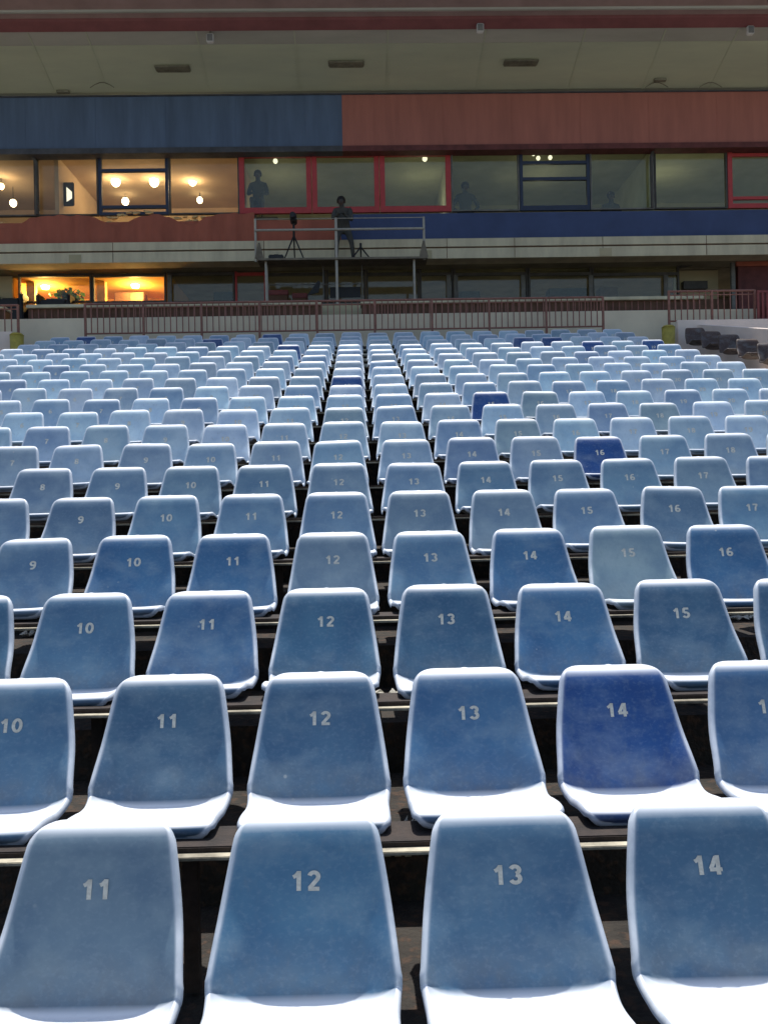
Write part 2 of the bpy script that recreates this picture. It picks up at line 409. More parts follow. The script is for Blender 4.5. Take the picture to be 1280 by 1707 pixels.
def number_mesh(n):
    bmf = bmesh.new(); H = .043; XS = 1.22; txt = str(n); adv = .72; x0 = -adv * len(txt) / 2 + .04; lay = 0
    for ch in txt:
        for pts, closed in DIG[ch]:
            lay += 1; P = [Vector(p) for p in pts]; N_ = len(P); hw = .10; row = []
            if not closed and N_ == 2:
                P = [P[0].lerp(P[1], t / 4) for t in range(5)]; N_ = 5
            for i in range(N_):
                a = P[(i - 1) % N_] if closed or i else P[0]; b = P[(i + 1) % N_] if closed or i < N_ - 1 else P[-1]
                d = (b - a).normalized(); nr = Vector((-d.y, d.x)) * hw
                for q in (P[i] + nr, P[i] - nr):
                    row.append(bmf.verts.new(shell_pt(s_num + (q.y - .5) * H, (x0 + q.x) * H * XS, .0010 + .00025 * lay)))
            for i in range(N_ if closed else N_ - 1):
                j = (i + 1) % N_; bmf.faces.new((row[2 * i], row[2 * i + 1], row[2 * j + 1], row[2 * j]))
        x0 += adv
    bmf.normal_update()
    for f in bmf.faces:
        if f.normal.y > 0: f.normal_flip()
    me = bpy.data.meshes.new('seat_number'); bmf.to_mesh(me); bmf.free(); me.materials.append(M['number']); return me
ME_NUM = {n: number_mesh(n) for n in range(1, 23)}

DARK = {(2, 14), (7, 16), (9, 15)}
PIXDARK = [(490, 588), (357, 577), (135, 570), (875, 565), (920, 565), (988, 572), (1097, 582), (582, 630), (818, 662), (450, 555), (1005, 750)]
PIXGREEN = [(1050, 935), (865, 717), (1100, 680), (572, 690), (900, 690)]
PIXSAT = [(225, 935), (393, 925), (880, 920), (1215, 920), (1000, 1020), (937, 1030)]
def nearest(lst, vis):
    out = set()
    for px, py in lst:
        best = min(vis, key=lambda v: (v[2] - px) ** 2 + (v[3] - py) ** 2); out.add((best[0], best[1]))
    return out
vis = []
for k in range(1, NROW + 1):
    for n in range(1, 23):
        a = proj((xc(n), yk(k), zk(k) + .70))
        hw = .225 * F / a[2] * (1.18 if k < 4 else 1.0)
        if -hw < a[0] < W0 + hw: vis.append((k, n, a[0], a[1]))
dset = nearest(PIXDARK, vis) | {(2, 14)}
gset = nearest(PIXGREEN, vis); sset = nearest(PIXSAT, vis)
NEWSEAT = (.020, .085, .27)
def seat(k, n, x, color, label, group, number=None, name='stadium_seat', rz=0, alpha=1.0):
    jx = random.uniform(-.005, .005); jr = random.uniform(-.024, .024)
    o = empty(name, (x + jx, yk(k) + random.uniform(-.008, .008), zk(k) + random.uniform(-.004, .004)), label, 'seat', group, rz + jr)
    o.rotation_euler[0] = random.uniform(-.03, .03)
    if random.random() < .08: o.rotation_euler[1] = random.uniform(-.03, .03)
    for nm, me in (('backrest', ME_BACK), ('seat', ME_PAN), ('bracket', ME_BR)):
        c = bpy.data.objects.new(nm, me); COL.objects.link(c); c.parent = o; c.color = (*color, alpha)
    if number:
        c = bpy.data.objects.new('seat_number', ME_NUM[number]); COL.objects.link(c); c.parent = o
    return o
for k, n, px, py in vis:
    f = min(1, max(0, (k - 3) / 12) + .45 * min(1, max(0, (k - 6.2) / 2))); j = random.random()  # distance haze painted into the colour: rows turn paler towards the back
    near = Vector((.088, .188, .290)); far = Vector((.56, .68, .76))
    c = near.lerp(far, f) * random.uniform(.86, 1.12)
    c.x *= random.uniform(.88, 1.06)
    look = 'faded blue'
    if j < .16: c = c.lerp(Vector((.26, .33, .37)), .5)
    elif j > .86: c = c.lerp(Vector((.05, .145, .33)), .4)
    if (k, n) in dset: c = Vector(NEWSEAT); look = 'dark royal blue'
    elif (k, n) in gset: c = Vector((.30, .40, .43)); look = 'pale grey green'
    elif (k, n) in sset: c = Vector((.066, .178, .32)); look = 'strong blue'
    if k >= 18: c = c * .8  # roof shade over the top rows, darkened into the seat colour
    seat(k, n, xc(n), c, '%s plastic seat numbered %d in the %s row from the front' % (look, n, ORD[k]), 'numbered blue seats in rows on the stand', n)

# neighbouring blocks beyond the aisles: a dark end column, then bleached seats
for k in range(16, NROW + 1):
    for side, x0, lim in ((1, XR + 1.28, 4), (-1, XL - 1.15, 2)):
        for q in range(lim):
            x = x0 + side * q * S; a = proj((x, yk(k), zk(k) + .7))
            if not (-20 < a[0] < W0 + 20): continue
            sd = 'right' if side > 0 else 'left'
            if q == 0:
                seat(k, q, x, (.085, .045, .028), 'dark brown plastic seat at the aisle end of the %s row, %s hand block' % (ORD[k], sd), 'dark brown end seats of the side blocks', alpha=0.0)
# sloping pinkish white slabs standing in for massed bleached seats, falling with the rows
for side, x0, sd in ((1, XR + 1.28 + .27, 'right'), (-1, XL - 1.15 - .27, 'left')):
    q = MB(); ya = yk(14) - .5; yb = 17.13
    xa, xb = (x0, x0 + .16) if side > 0 else (x0 - .16, x0)
    za = zk(14) + .92; zb_ = zk(20) + .98
    q.poly([(xa, ya, zk(13)), (xa, yb, zk(13)), (xa, yb, zb_), (xa, ya, za)], (xb - xa, 0, 0))
    q.box(xa - .02, xb + .02, yb - .02, yb + .14, zk(13), zb_ + .03)
    o = toplocal(q.build('seat_mass_wall', M['pinkwall'])); tag(o, 'sloping pinkish white wall standing in for bleached seats beside the dark brown end seats on the %s' % sd, 'wall')

# rails that carry the seats
for k in range(1, NROW + 1):
    y = yk(k); z = zk(k); ext = min(5.9, .62 * (y + .4) + .25)
    xl = max(XL, -ext); xr = min(XR, ext)
    e = empty('seat_rail', ((xl + xr) / 2, y - .3, z), 'rusty brown steel rail with cream lip carrying the %s row of blue seats' % ORD[k], 'rail', 'rails carrying the rows of seats')
    MB().box(xl, xr, y - .488, y - .33, z + .412, z + .434, .003).build('beam', M['rust'], e)
    MB().box(xl, xr, y - .522, y - .4885, z + .409, z + .419, .002).build('flange', M['cream_edge'], e)
    x = xl + .35
    while x < xr:
        MB().box(x - .02, x + .02, y - .42, y - .38, z + .013, z + .4115).build('leg', M['rust'], e); x += 1.44
# broken concrete and litter lying in the gaps between the rows
def step_z(Y):
    for k in range(1, NROW + 1):
        if Y < yk(k) + .152: return zk(k)
    return zt
def hit(px, py):
    d = ray(px, py); Y = .5
    while Y < 17:
        p = EYE + d * ((Y - EYE.y) / d.y)
        if p.z <= step_z(Y): return p
        Y += .01
for px, py, wpx, kind, lab in ((655, 1412, 68, 'b', 'row of broken pale bricks on the step edge between seats 12 and 13 of the second row'),
        (648, 1168, 60, 'l', 'crumpled pale paper on the step between seats 12 and 13 of the third row'),
        (1240, 1036, 60, 'l', 'large crumpled white paper on the step at the right edge'),
        (62, 1064, 56, 'l', 'torn white paper on the step at the left edge'),
        (690, 1395, 40, 'l', 'scrap of paper on the step right of the broken bricks')):
    p = hit(px, py)
    if p is None: continue
    z0 = step_z(p.y + .02); hw = wpx / 2 / F * p.y; rb = MB()
    riser = step_z(p.y + .03) > p.z + .012 and kind == 'b'
    if riser:
        n_ = max(2, int(hw * 2 / .034)); zc_ = p.z
        for i in range(n_):
            xa = p.x - hw + 2 * hw * i / n_
            rb.box(xa, xa + 2 * hw / n_ - .003, p.y - .022 - random.random() * .006, p.y + .03, zc_ - .024 - random.random() * .004, min(zc_ + .022, step_z(p.y + .03) - .004), .005)
        o = toplocal(rb.build('brick_rubble', M['brick'])); tag(o, lab, 'rubble')
    elif kind == 'b':
        n_ = max(2, int(hw * 2 / .035))
        for i in range(n_):
            xa = p.x - hw + 2 * hw * i / n_
            rb.box(xa, xa + 2 * hw / n_ - .004, p.y + .02 + random.uniform(0, .012), p.y + .10, z0 + .001, z0 + .028 + random.random() * .012, .005)
        o = toplocal(rb.build('brick_rubble', M['brick'])); tag(o, lab, 'rubble')
    else:
        nx, ny = 9, 6; vs = []
        for j in range(ny):
            for i in range(nx):
                vs.append(rb.bm.verts.new((p.x - hw + 2 * hw * i / (nx - 1) + random.uniform(-.008, .008), p.y + .0 + .10 * j / (ny - 1) + random.uniform(-.012, .012), z0 + .006 + abs(random.gauss(0, .016)))))
        for j in range(ny - 1):
            for i in range(nx - 1):
                if random.random() > .18: rb.bm.faces.new((vs[j * nx + i], vs[j * nx + i + 1], vs[(j + 1) * nx + i + 1], vs[(j + 1) * nx + i]))
        bmesh.ops.delete(rb.bm, geom=[v for v in rb.bm.verts if not v.link_faces], context='VERTS')
        o = toplocal(rb.build('crumpled_paper', M['paper'])); tag(o, lab, 'litter')

# ------------------------------------------------------------------ rear wall, railings
YW = 17.75
def zat(y640, Y): return at(640, y640, Y).z
wt = zat(523, YW)
w = MB(); w.box(-16, 16, YW, YW + .18, zt - .05, wt)
tag(toplocal(w.build('rear_wall', M['wall'])), 'long cream wall behind the top row of blue seats', 'wall')
# pink-white landing sides at the heads of the side blocks
for px0, px1, sd in ((1128, 1420, 'right'), (-150, 22, 'left')):
    a = at(px0, 560, 17.05).x; b = at(px1, 560, 17.05).x
    zz = at(px0 if sd == 'right' else px1, 534 if sd == 'right' else 553, 17.05).z
    o = toplocal(MB().box(a, b, 17.0, 17.12, zt - .3, zz, .01).build('low_wall', M['pinkwall'])); tag(o, 'low pinkish white wall at the head of the %s hand seat block' % sd, 'wall', 'low walls at the side blocks')

YR = 17.3
def railing(pxa, pxb, ytop640, ybot640, label, m, posts_every=96, name='railing', pitch=.115, lowz=None):
    a = at(pxa, 520, YR).x; b = at(pxb, 520, YR).x; zb = zat(ybot640, YR); ztp = zat(ytop640, YR)
    e = empty(name, ((a + b) / 2, YR, zt), label, 'railing', 'railings along the top of the stand')
    MB().tube((a, YR, ztp), (b, YR, ztp), .022).build('top_rail', m, e)
    MB().tube((a, YR, ztp - .075), (b, YR, ztp - .075), .012).build('middle_rail', m, e)
    MB().tube((a, YR, zb), (b, YR, zb), .016).build('bottom_rail', m, e)
    npst = max(2, round((b - a) / (posts_every * YR / F)) + 1)
    for i in range(npst):
        x = a + (b - a) * i / (npst - 1); MB().box(x - .02, x + .02, YR - .021, YR + .021, zt, ztp + .01).build('post', m, e)
    nb = int((b - a) / pitch)
    for i in range(1, nb):
        x = a + (b - a) * i / nb
        MB().box(x - .009, x + .009, YR - .009, YR + .009, zb, ztp).build('baluster', m, e)
railing(142, 1005, 500, 549, 'long brown railing with thin bars behind the blue seat block', M['rail'])
railing(-70, 30, 500, 549, 'brown railing at the far left above the pinkish wall', M['rail'])
railing(1115, 1258, 492, 542, 'brown railing behind the pinkish seats right of the aisle', M['rail'])
def gate(px0, px1, yt, yb, label):
    a = at(px0, 520, 17.2).x; b = at(px1, 520, 17.2).x; z1 = at(px0, yt, 17.2).z; z0 = at(px0, yb, 17.2).z
    e = empty('barrier_gate', ((a + b) / 2, 17.2, zt), label, 'gate')
    MB().box(a, b, 17.18, 17.22, z1 - .04, z1).box(a, b, 17.18, 17.22, z0, z0 + .04).build('frame', M['railred'], e)
    x = a + .02
    while x < b:
        MB().box(x - .022, x + .022, 17.185, 17.215, z0 + .041, z1 - .041).build('bar', M['railred'], e); x += .09
    MB().box(a + .02, b, 17.23, 17.235, z0 + .05, z1 - .3).build('infill_panel', M['darkred'], e)
gate(1262, 1330, 484, 534, 'tall dark red gate with close bars at the right end of the railings')

# tan press desk running behind the wall: pale cap over brown slatted front, broken by a stair gap
YD = 18.3
for pa, pb, lab in ((44, 536, 'long brown counter with cream top left of the scaffold stair gap'), (601, 1172, 'long brown counter with cream top right of the stair gap'),
                    (-120, 6, 'short brown counter with cream top at the far left')):
    a = at(pa, 505, YD).x; b = at(pb, 505, YD).x; zc = zat(500, YD)
    e = empty('counter', ((a + b) / 2, YD + .2, zt), lab, 'counter', 'counters behind the rear wall')
    MB().box(a, b, YD - .04, YD + .45, zc - .07, zc, .01).build('counter_top', M['ledge'], e)
    MB().box(a + .02, b - .02, YD + .05, YD + .4, zt, zc - .072).build('front_panel', M['deskbrown'], e)
    x = a + .1
    i = 0
    while x < b - .05 and i < 90:
        MB().box(x - .012, x + .012, YD + .028, YD + .0495, zc - .40, zc - .074).build('slat', M['rail'], e); x += .13; i += 1
o = toplocal(MB().box(at(530, 520, 18.9).x, at(610, 520, 18.9).x, 18.9, 19.05, zt, at(570, 506, 18.9).z).build('stair_wall', M['olive'])); tag(o, 'short olive wall in the gap between the two long counters', 'wall')
# yellow bins at the aisle heads
for px, py, lab in ((1114, 553, 'small yellow bin at the head of the right aisle'), (28, 566, 'small dirty yellow bin at the head of the left aisle')):
    p = at(px, py, 16.9); e = empty('waste_bin', (p.x, 16.9, zt), lab, 'bin', 'yellow bins at the aisle heads')
    zz = p.z
    q = LB(); q.tube((0, 0, 0), (0, 0, zz - zt + .08), .10, .125, 16); q.build('body', M['yellow'], e, True)
    q = LB(); q.tube((0, 0, zz - zt + .081), (0, 0, zz - zt + .12), .132, .09, 16); q.build('lid', M['yellow'], e, True)

# ------------------------------------------------------------------ grandstand building
YF = 21.5
bld = empty('grandstand_building', (0, YF, zt), 'long grandstand building with red and blue fascia bands, window row and olive soffit', 'building')
def X(px, Y=YF, py=300): return at(px, py, Y).x
BX0, BX1 = -13.5, 14.5
z_bt = zat(157, 21.2); z_bb = zat(243, 21.2)
xs = at(570, 200, 21.2).x
MB().box(BX0, xs, 21.2, 21.5, z_bb, z_bt).build('fascia', M['blueband'], bld)
o = MB().box(xs + .003, BX1, 21.2, 21.5, z_bb, z_bt).build('fascia', M['redband'], bld); o['label'] = 'red half of the fascia band'
MB().box(BX0, xs, 21.14, 21.5, z_bb - .13, z_bb - .003).build('fascia_trim', M['drip'], bld)
MB().box(xs + .003, BX1, 21.14, 21.5, z_bb - .13, z_bb - .003).build('fascia_trim', M['darkred'], bld)
MB().box(BX0, BX1, 21.17, 21.5, z_bt + .003, z_bt + .03).build('fascia_cap', M['drip'], bld)
xj = BX0 + .9
while xj < BX1:
    if abs(xj - xs) > .1: MB().box(xj - .006, xj + .006, 21.194, 21.199, z_bb + .01, z_bt - .01).build('fascia_joint', M['blueband'] if xj < xs else M['redband'], bld)
    xj += 1.63
# sloping soffit under the roof
SA = Vector((0, 21.6, z_bt + .01)); SB = Vector((0, 18.35, z_bt + .95))
def soff(px, py):
    d = ray(px, py); nrm = (SB - SA).cross(Vector((1, 0, 0))); t = (SA - EYE).dot(nrm) / d.dot(nrm); return EYE + d * t
def soff_strip(y0, y1, name, m, dz=0, th=.12, lab=None):
    a = soff(640, y0); b = soff(640, y1)
    q = MB(); q.poly([(BX0, a.y, a.z - dz), (BX1, a.y, a.z - dz), (BX1, b.y, b.z - dz), (BX0, b.y, b.z - dz)], (0, 0, th)); o = q.build(name, m, bld)
    if lab: o['label'] = lab
def sY(Y):
    f = (Y - SA.y) / (SB.y - SA.y); return SA.lerp(SB, f).z
soff_strip(150, 72, 'roof_soffit', M['soffit'])
soff_strip(71.5, 42, 'roof_soffit', M['soffit_grey'], lab='grey outer part of the soffit')
soff_strip(45, 27, 'roof_beam', M['redbeam'], .05)
a = soff(640, 26.5)
q = MB(); q.poly([(BX0, a.y, a.z), (BX1, a.y, a.z), (BX1, SB.y, SB.z), (BX0, SB.y, SB.z)], (0, 0, .12)); q.build('roof_edge', M['pinkgrey'], bld)
a = soff(640, 14); MB().box(BX0, BX1, a.y - .03, a.y + .03, a.z - .04, a.z + .05).build('roof_gutter', M['soffit_grey'], bld)
# roof deck above
MB().box(BX0, BX1, SB.y, 27, SB.z + .13, SB.z + .35).build('roof', M['soffit_grey'], bld)
for i, px in enumerate((-120, 72, 165, 340, 496, 645, 800, 958, 1085, 1200)):
    p = soff(px, 110); q = MB(); f0 = soff(px, 148); f1 = soff(px, 48)
    q.poly([(p.x - .012, f0.y, f0.z - .012), (p.x + .012, f0.y, f0.z - .012), (p.x + .012, f1.y, f1.z - .012), (p.x - .012, f1.y, f1.z - .012)], (0, 0, .01)); q.build('soffit_joint', M['soffit'], bld)
for px, py, ww in ((288, 112, 58), (577, 104, 60), (868, 102, 58)):
    p = soff(px, py); hw = ww / 2 / F * p.y; q = MB()
    q.box(p.x - hw, p.x + hw, p.y - .13, p.y + .13, p.z - .035, p.z - .005, .01)
    for j in range(5): q.box(p.x - hw + .03, p.x + hw - .03, p.y - .13 + j * .06, p.y - .105 + j * .06, p.z - .045, p.z - .0375)
    q.build('air_vent', M['vent'], bld)
for px, py in ((350, 50), (800, 33), (1250, 37)):
    p = soff(px, py); e = empty('floodlight', (p.x, p.y, p.z - .2), None, 'lamp', 'white floodlights under the roof')
    e['label'] = {350: 'small white floodlight on the soffit, leftmost of three', 800: 'white floodlight on the soffit above the red fascia, middle of three', 1250: 'small white floodlight on the soffit at the far right'}[px]
    q = LB(); q.box(-.075, .075, -.05, .06, -.06, .12, .015); q.build('housing', M['white'], e)
    q = LB(); q.box(-.06, .06, -.058, -.0505, -.045, .10, .005); q.build('lens', M['frame_grey'], e)
    q = LB(); q.tube((0, .02, .12), (0, .02, .2), .012); q.build('bracket', M['frame_grey'], e)
for px, py in ((105, 150), (1100, 130)):
    p = soff(px, py + 0); q = MB(); q.box(p.x - .14, p.x + .14, p.y - .05, p.y + .05, p.z - .06, p.z - .01); q.build('cable_box', M['vent'], bld)
for px0 in (150, 1075, 1165):
    p0 = soff(px0, 136); pts = [Vector((p0.x + i * .11, p0.y, p0.z - .05 - .12 * math.sin(i / 5 * math.pi) * -1 - .08)) for i in range(6)]
    q = MB()
    for i in range(5): q.tube(pts[i], pts[i + 1], .01, n=6)
    q.build('cable', M['vent'], bld)

# upper window row
z_w1 = zat(251, YF); z_w0 = zat(354, YF)
zfl = z_w0 - .85
xw = at(399, 300, YF).x       # partition between the lit rooms and the dark ones
# room envelope
MB().box(BX0, BX1, 25.5, 25.6, zfl, z_w1 + .6).build('room_wall', M['oliveroom'], bld)
MB().box(BX0, BX1, 21.7, 25.49, z_w1 + .03, z_w1 + .11).build('room_ceiling', M['oliveroom'], bld)
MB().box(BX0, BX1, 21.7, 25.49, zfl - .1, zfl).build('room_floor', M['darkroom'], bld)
MB().box(BX0, xw - .05, 25.38, 25.495, zfl + .003, z_w1 + .02).build('room_wall', M['warmroom'], bld)
MB().box(BX0, xw - .05, 21.75, 25.375, z_w1 + .005, z_w1 + .027).build('room_ceiling', M['warmroom'], bld)
for px in (90, 399, 752, 1090):
    x = at(px, 300, YF).x; MB().box(x - .05, x + .05, 21.68, 25.375, zfl + .004, z_w1 + .002).build('partition', M['warmroom'] if px < 500 else M['oliveroom'], bld)
def fr_window(px0, px1, m, th, transoms=(), y0=None, y1=None, inset=0, pane=None, yy=YF, thv=None):
    pm = (px0 + px1) / 2
    z1 = z_w1 if y1 is None else at(pm, y1, yy).z; z0 = z_w0 if y0 is None else at(pm, y0, yy).z
    xa = at(px0, 300, yy).x; xb = at(px1, 300, yy).x; o = Vector(((xa + xb) / 2, yy, z0)); thv = thv or th
    q = MB(); q.box(xa, xa + th, yy - .05, yy + .05, z0, z1); q.box(xb - th, xb, yy - .05, yy + .05, z0, z1)
    q.box(xa + th, xb - th, yy - .047, yy + .047, z1 - thv, z1); q.box(xa + th, xb - th, yy - .047, yy + .047, z0, z0 + thv)
    for t in transoms:
        zt_ = at(pm, t, yy).z; q.box(xa + th, xb - th, yy - .044, yy + .044, zt_ - .035, zt_ + .035)
    bmesh.ops.transform(q.bm, matrix=Matrix.Translation(-o), verts=q.bm.verts[:]); me = bpy.data.meshes.new('window'); q.bm.to_mesh(me); q.bm.free(); me.materials.append(m)
    f = bpy.data.objects.new('window', me); COL.objects.link(f); f.location = o - bld.location; f.parent = bld
    q = MB(); q.box(xa + th, xb - th, yy - .004, yy + .004, z0 + thv, z1 - thv); child(q, 'pane', pane or M['pane'], f, o)
    return f
bays = [(-110, -53, 'd'), (-52, 60, 'd'), (61, 164, 'd'), (165, 281, 'b'), (282, 399, 'd'), (399, 519, 'r'), (520, 632, 'r'), (633, 751, 'r'),
        (752, 865, 'd'), (866, 982, 'B'), (983, 1089, 'd'), (1090, 1211, 'd'), (1212, 1330, 'R'), (1331, 1440, 'd')]
for a, b, t in bays:
    pc = M['pane_clear'] if b < 420 else M['pane']
    if t == 'd': fr_window(a, b, M['frame_dark'] if b < 500 or a == 1090 else M['frame_grey'], .035, pane=pc)
    elif t == 'b': fr_window(a, b, M['frame_blue'], .07, (284, 345), pane=pc)
    elif t == 'B': fr_window(a, b, M['frame_blue'], .07, (271, 298, 345), pane=pc)
    elif t == 'r': fr_window(a, b, M['frame_red'], .12, thv=.14)
    elif t == 'R': fr_window(a, b, M['frame_red'], .11, (258, 330))
MB().box(BX0, BX1, YF - .06, YF + .2, z_w1 + .003, z_bb - .133 if z_bb - .133 > z_w1 + .05 else z_w1 + .05).build('window_header', M['drip'], bld)
# lean pipe ornaments: dark down pipe with crook
for px in (60, 1087):
    x = at(px, 300, 21.3).x; q = MB(); q.tube((x, 21.35, z_w0), (x, 21.35, z_w1 - .25), .035); q.tube((x, 21.35, z_w1 - .26), (x - (.15 if px < 500 else -.1), 21.35, z_w1), .035); q.build('downpipe', M['frame_dark'], bld)
# parapet: red left, blue right; a red cloth hangs over the left part
z_p1 = zat(356, 21.3); z_p0 = zat(405, 21.3)
xp = at(568, 380, 21.3).x
o = MB().box(BX0, xp, 21.3, 21.42, z_p0, z_p1 - .12).build('parapet', M['redpar'], bld); o['label'] = 'red left part of the parapet'
MB().box(xp + .003, BX1, 21.3, 21.42, z_p0, z_p1).build('parapet', M['bluepar'], bld)
q = MB(); n_ = 160; x0 = BX0; x1 = at(425, 380, 21.25).x; va = []; vb = []
for i in range(n_ + 1):
    x = x0 + (x1 - x0) * i / n_; pp = proj((x, 21.26, z_p1))[0]
    dip = 0
    for c_, w_, d_ in ((5, 38, .30), (195, 30, .26), (315, 28, .26)): dip += d_ * math.exp(-((pp - c_) / w_) ** 2)
    wv = .03 * math.sin(x * 11) + .015 * math.sin(x * 29)
    va.append(q.bm.verts.new((x, 21.24 + wv, z_p1 + .03 - dip + .012 * math.sin(x * 17)))); vb.append(q.bm.verts.new((x, 21.24 + wv * 1.4, z_p0 + .01)))
for i in range(n_): q.bm.faces.new((va[i], va[i + 1], vb[i + 1], vb[i]))
o = toplocal(q.build('red_cloth', M['redpar'], None, True)); tag(o, 'long red cloth draped in swags over the left part of the parapet', 'cloth')
for i, (px, py) in enumerate(((185, 363), (205, 358), (222, 355), (250, 354), (300, 362), (318, 368), (332, 362), (4, 372), (16, 378), (190, 372))):
    p = at(px, py, 21.36); q = MB()
    for j in range(5): q.ball((p.x + random.uniform(-.12, .12), p.y + random.uniform(-.02, .02), p.z + random.uniform(-.03, .03)), .045, (1.4, .6, .6), 8)
    o = toplocal(q.build('gold_garland', M['gold'], None, True))
    tag(o, 'crumpled gold foil garland behind the red cloth on the left parapet', 'garland', 'gold garlands on the left parapet')
# ledge with groove
z_l0 = zat(432, 21.0); zg = zat(414, 21.0)
MB().box(BX0, BX1, 20.98, 21.5, zg + .025, z_p0 - .003).build('ledge', M['ledge'], bld)
MB().box(BX0, BX1, 21.03, 21.5, zg - .012, zg + .022).build('ledge_groove', M['deskbrown'], bld)
MB().box(BX0, BX1, 20.98, 21.5, z_l0, zg - .015).build('ledge', M['ledge'], bld)
MB().box(BX0, BX1, 21.5, 26, z_l0 + .02, z_l0 + .3).build('floor_slab', M['darkroom'], bld)
for px in (188, 440, 560, 745, 858, 1005, 1178):
    x = at(px, 420, 20.97).x; MB().box(x - .006, x + .006, 20.972, 20.979, z_l0 + .005, z_p0 - .008).build('ledge_joint', M['deskbrown'], bld)
for px in (125, 710, 1010):
    x = at(px, 430, 20.97).x; MB().box(x - .14, x + .14, 20.966, 20.9715, z_l0 + .01, zg - .06).build('ledge_patch', M['olive'], bld)

# lower gallery
YG = 22.0
z_g1 = z_l0 + .0; z_g0 = zt + .003
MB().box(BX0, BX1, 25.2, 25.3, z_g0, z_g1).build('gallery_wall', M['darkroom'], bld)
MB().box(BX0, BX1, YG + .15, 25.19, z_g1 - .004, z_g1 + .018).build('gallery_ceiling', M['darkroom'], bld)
xo = at(276, 470, YG).x; xo0 = at(20, 470, YG).x
MB().box(xo0, xo, 24.4, 24.5, z_g0, z_g1 - .01).build('gallery_wall', M['orangeroom'], bld)
MB().box(xo0, xo, YG + .16, 24.39, z_g1 - .02, z_g1 - .006).build('gallery_ceiling', M['orangeroom'], bld)
MB().box(xo0 - .08, xo0, YG + .1, 24.5, z_g0, z_g1 - .008).build('partition', M['orangeroom'], bld)
MB().box(xo, xo + .08, YG + .1, 24.5, z_g0, z_g1 - .008).build('partition', M['orangeroom'], bld)
for px in (53, 170):
    x = at(px, 480, YG + .6).x; MB().box(x - .1, x + .1, YG + .5, YG + .7, z_g0, z_g1 - .03).build('pier', M['yellow_pier'], bld)
zs = zat(506, YG)
MB().box(BX0, BX1, YG - .02, YG + .13, z_g0, zs).build('gallery_parapet', M['deskbrown'], bld)
def gal_window(px0, px1, m, pane, tr=459, yb=505, panel=None):
    f = fr_window(px0, px1, m, .045, (tr,), yb, 441, yy=YG, pane=pane)
    return f
gl = [(28, 150), (151, 274)]
for px in (87, 212):
    x = at(px, 452, YG).x; MB().box(x - .03, x + .03, YG - .03, YG + .03, at(px, 459, YG).z, at(px, 443, YG).z).build('mullion', M['frame_dark'], bld)
for i, (a, b) in enumerate(gl): 
    f = gal_window(a, b, M['frame_dark'], M['pane_clear'])
for a, b, tm in ((90, 146, 1), (154, 208, .5), (216, 270, 1)):
    xa = at(a, 455, YG + .1).x; xb = at(b, 455, YG + .1).x
    MB().box(xa, xb, YG + .08, YG + .09, at(a, 461, YG).z, at(a, 450, YG).z).build('lit_transom', M['ypanel'], bld)
for a, b in ((276, 388), (389, 440), (441, 540), (541, 606), (607, 695), (696, 752), (753, 876), (877, 982), (983, 1128)):
    gal_window(a, b, M['frame_dark'] if a != 389 else M['frame_red'], M['pane'], 457)
for px in (283, 748, 760, 872, 985, 1110):
    x = at(px, 485, YG - .1).x; MB().box(x - .05, x + .05, YG - .12, YG - .06, zs, at(px, 460, YG).z).build('mullion', M['frame_grey'], bld)
# recess with pale wall at right, then dark red kiosk end
xa = at(1130, 470, YG).x; xb = at(1205, 470, YG).x
MB().box(xa, xb, YG + .3, YG + .36, z_g0, z_g1 - .01).build('gallery_wall', M['olive'], bld)
MB().box(at(-60, 470, YG).x, at(20, 470, YG).x, YG + .02, YG + .08, z_g0, z_g1 - .01).build('gallery_wall', M['olive'], bld)
MB().box(at(1142, 470, YG).x, at(1182, 470, YG).x, YG + .1, YG + .29, at(1160, 479, YG).z, at(1160, 466, YG).z).build('service_hatch', M['frame_dark'], bld)
a = at(1130, 446, YG); b = at(1200, 430, YG); MB().tube((a.x, YG - .05, a.z), (b.x, YG - .05, b.z), .035).build('downpipe', M['frame_dark'], bld)
xk = at(1222, 470, YG).x; q = MB(); q.box(xk, BX1, YG - .3, YG - .1, z_g0, at(1225, 432, YG - .3).z); q.build('kiosk_front', M['darkred'], bld)
q = MB(); q.box(xk - .06, BX1, YG - .36, YG - .301, at(1225, 444, YG - .3).z, at(1225, 436, YG - .3).z); q.build('kiosk_trim', M['redpar'], bld)
MB().box(xk - .16, xk - .07, YG - .3, YG - .2, z_g0, at(1215, 436, YG).z).build('pier', M['frame_grey'], bld)
# dark furniture inside the gallery
def cabinet(px0, px1, y0, y1, Y, lab, m='black'):
    a = at(px0, 490, Y).x; b = at(px1, 490, Y).x; z1 = at(px0, y0, Y).z; z0 = zt + .003
    e = empty('cabinet', ((a + b) / 2, Y, z0), lab, 'cabinet', 'dark cabinets inside the lower gallery')
    MB().box(a, b, Y, Y + .4, z0, z1, .01).build('body', M[m], e)
    for sx in (0, 1):
        xa_ = a + (b - a) * (.02 + .5 * sx); MB().box(xa_, xa_ + (b - a) * .46, Y - .015, Y - .002, z1 - .5, z1 - .03, .004).build('door', M[m], e)
cabinet(356, 388, 486, 500, 22.6, 'black cabinet behind the gallery glass beside the red window frame')
cabinet(915, 980, 480, 500, 22.6, 'wide black cabinet behind the gallery glass at the right')
cabinet(1000, 1030, 478, 500, 22.6, 'brown cabinet behind the rightmost gallery glass', 'deskbrown')
cabinet(765, 800, 485, 500, 22.6, 'small black cabinet behind the gallery glass right of the scaffold')
cabinet(190, 240, 487, 500, 23.2, 'brown cabinet inside the orange lit room', 'deskbrown')
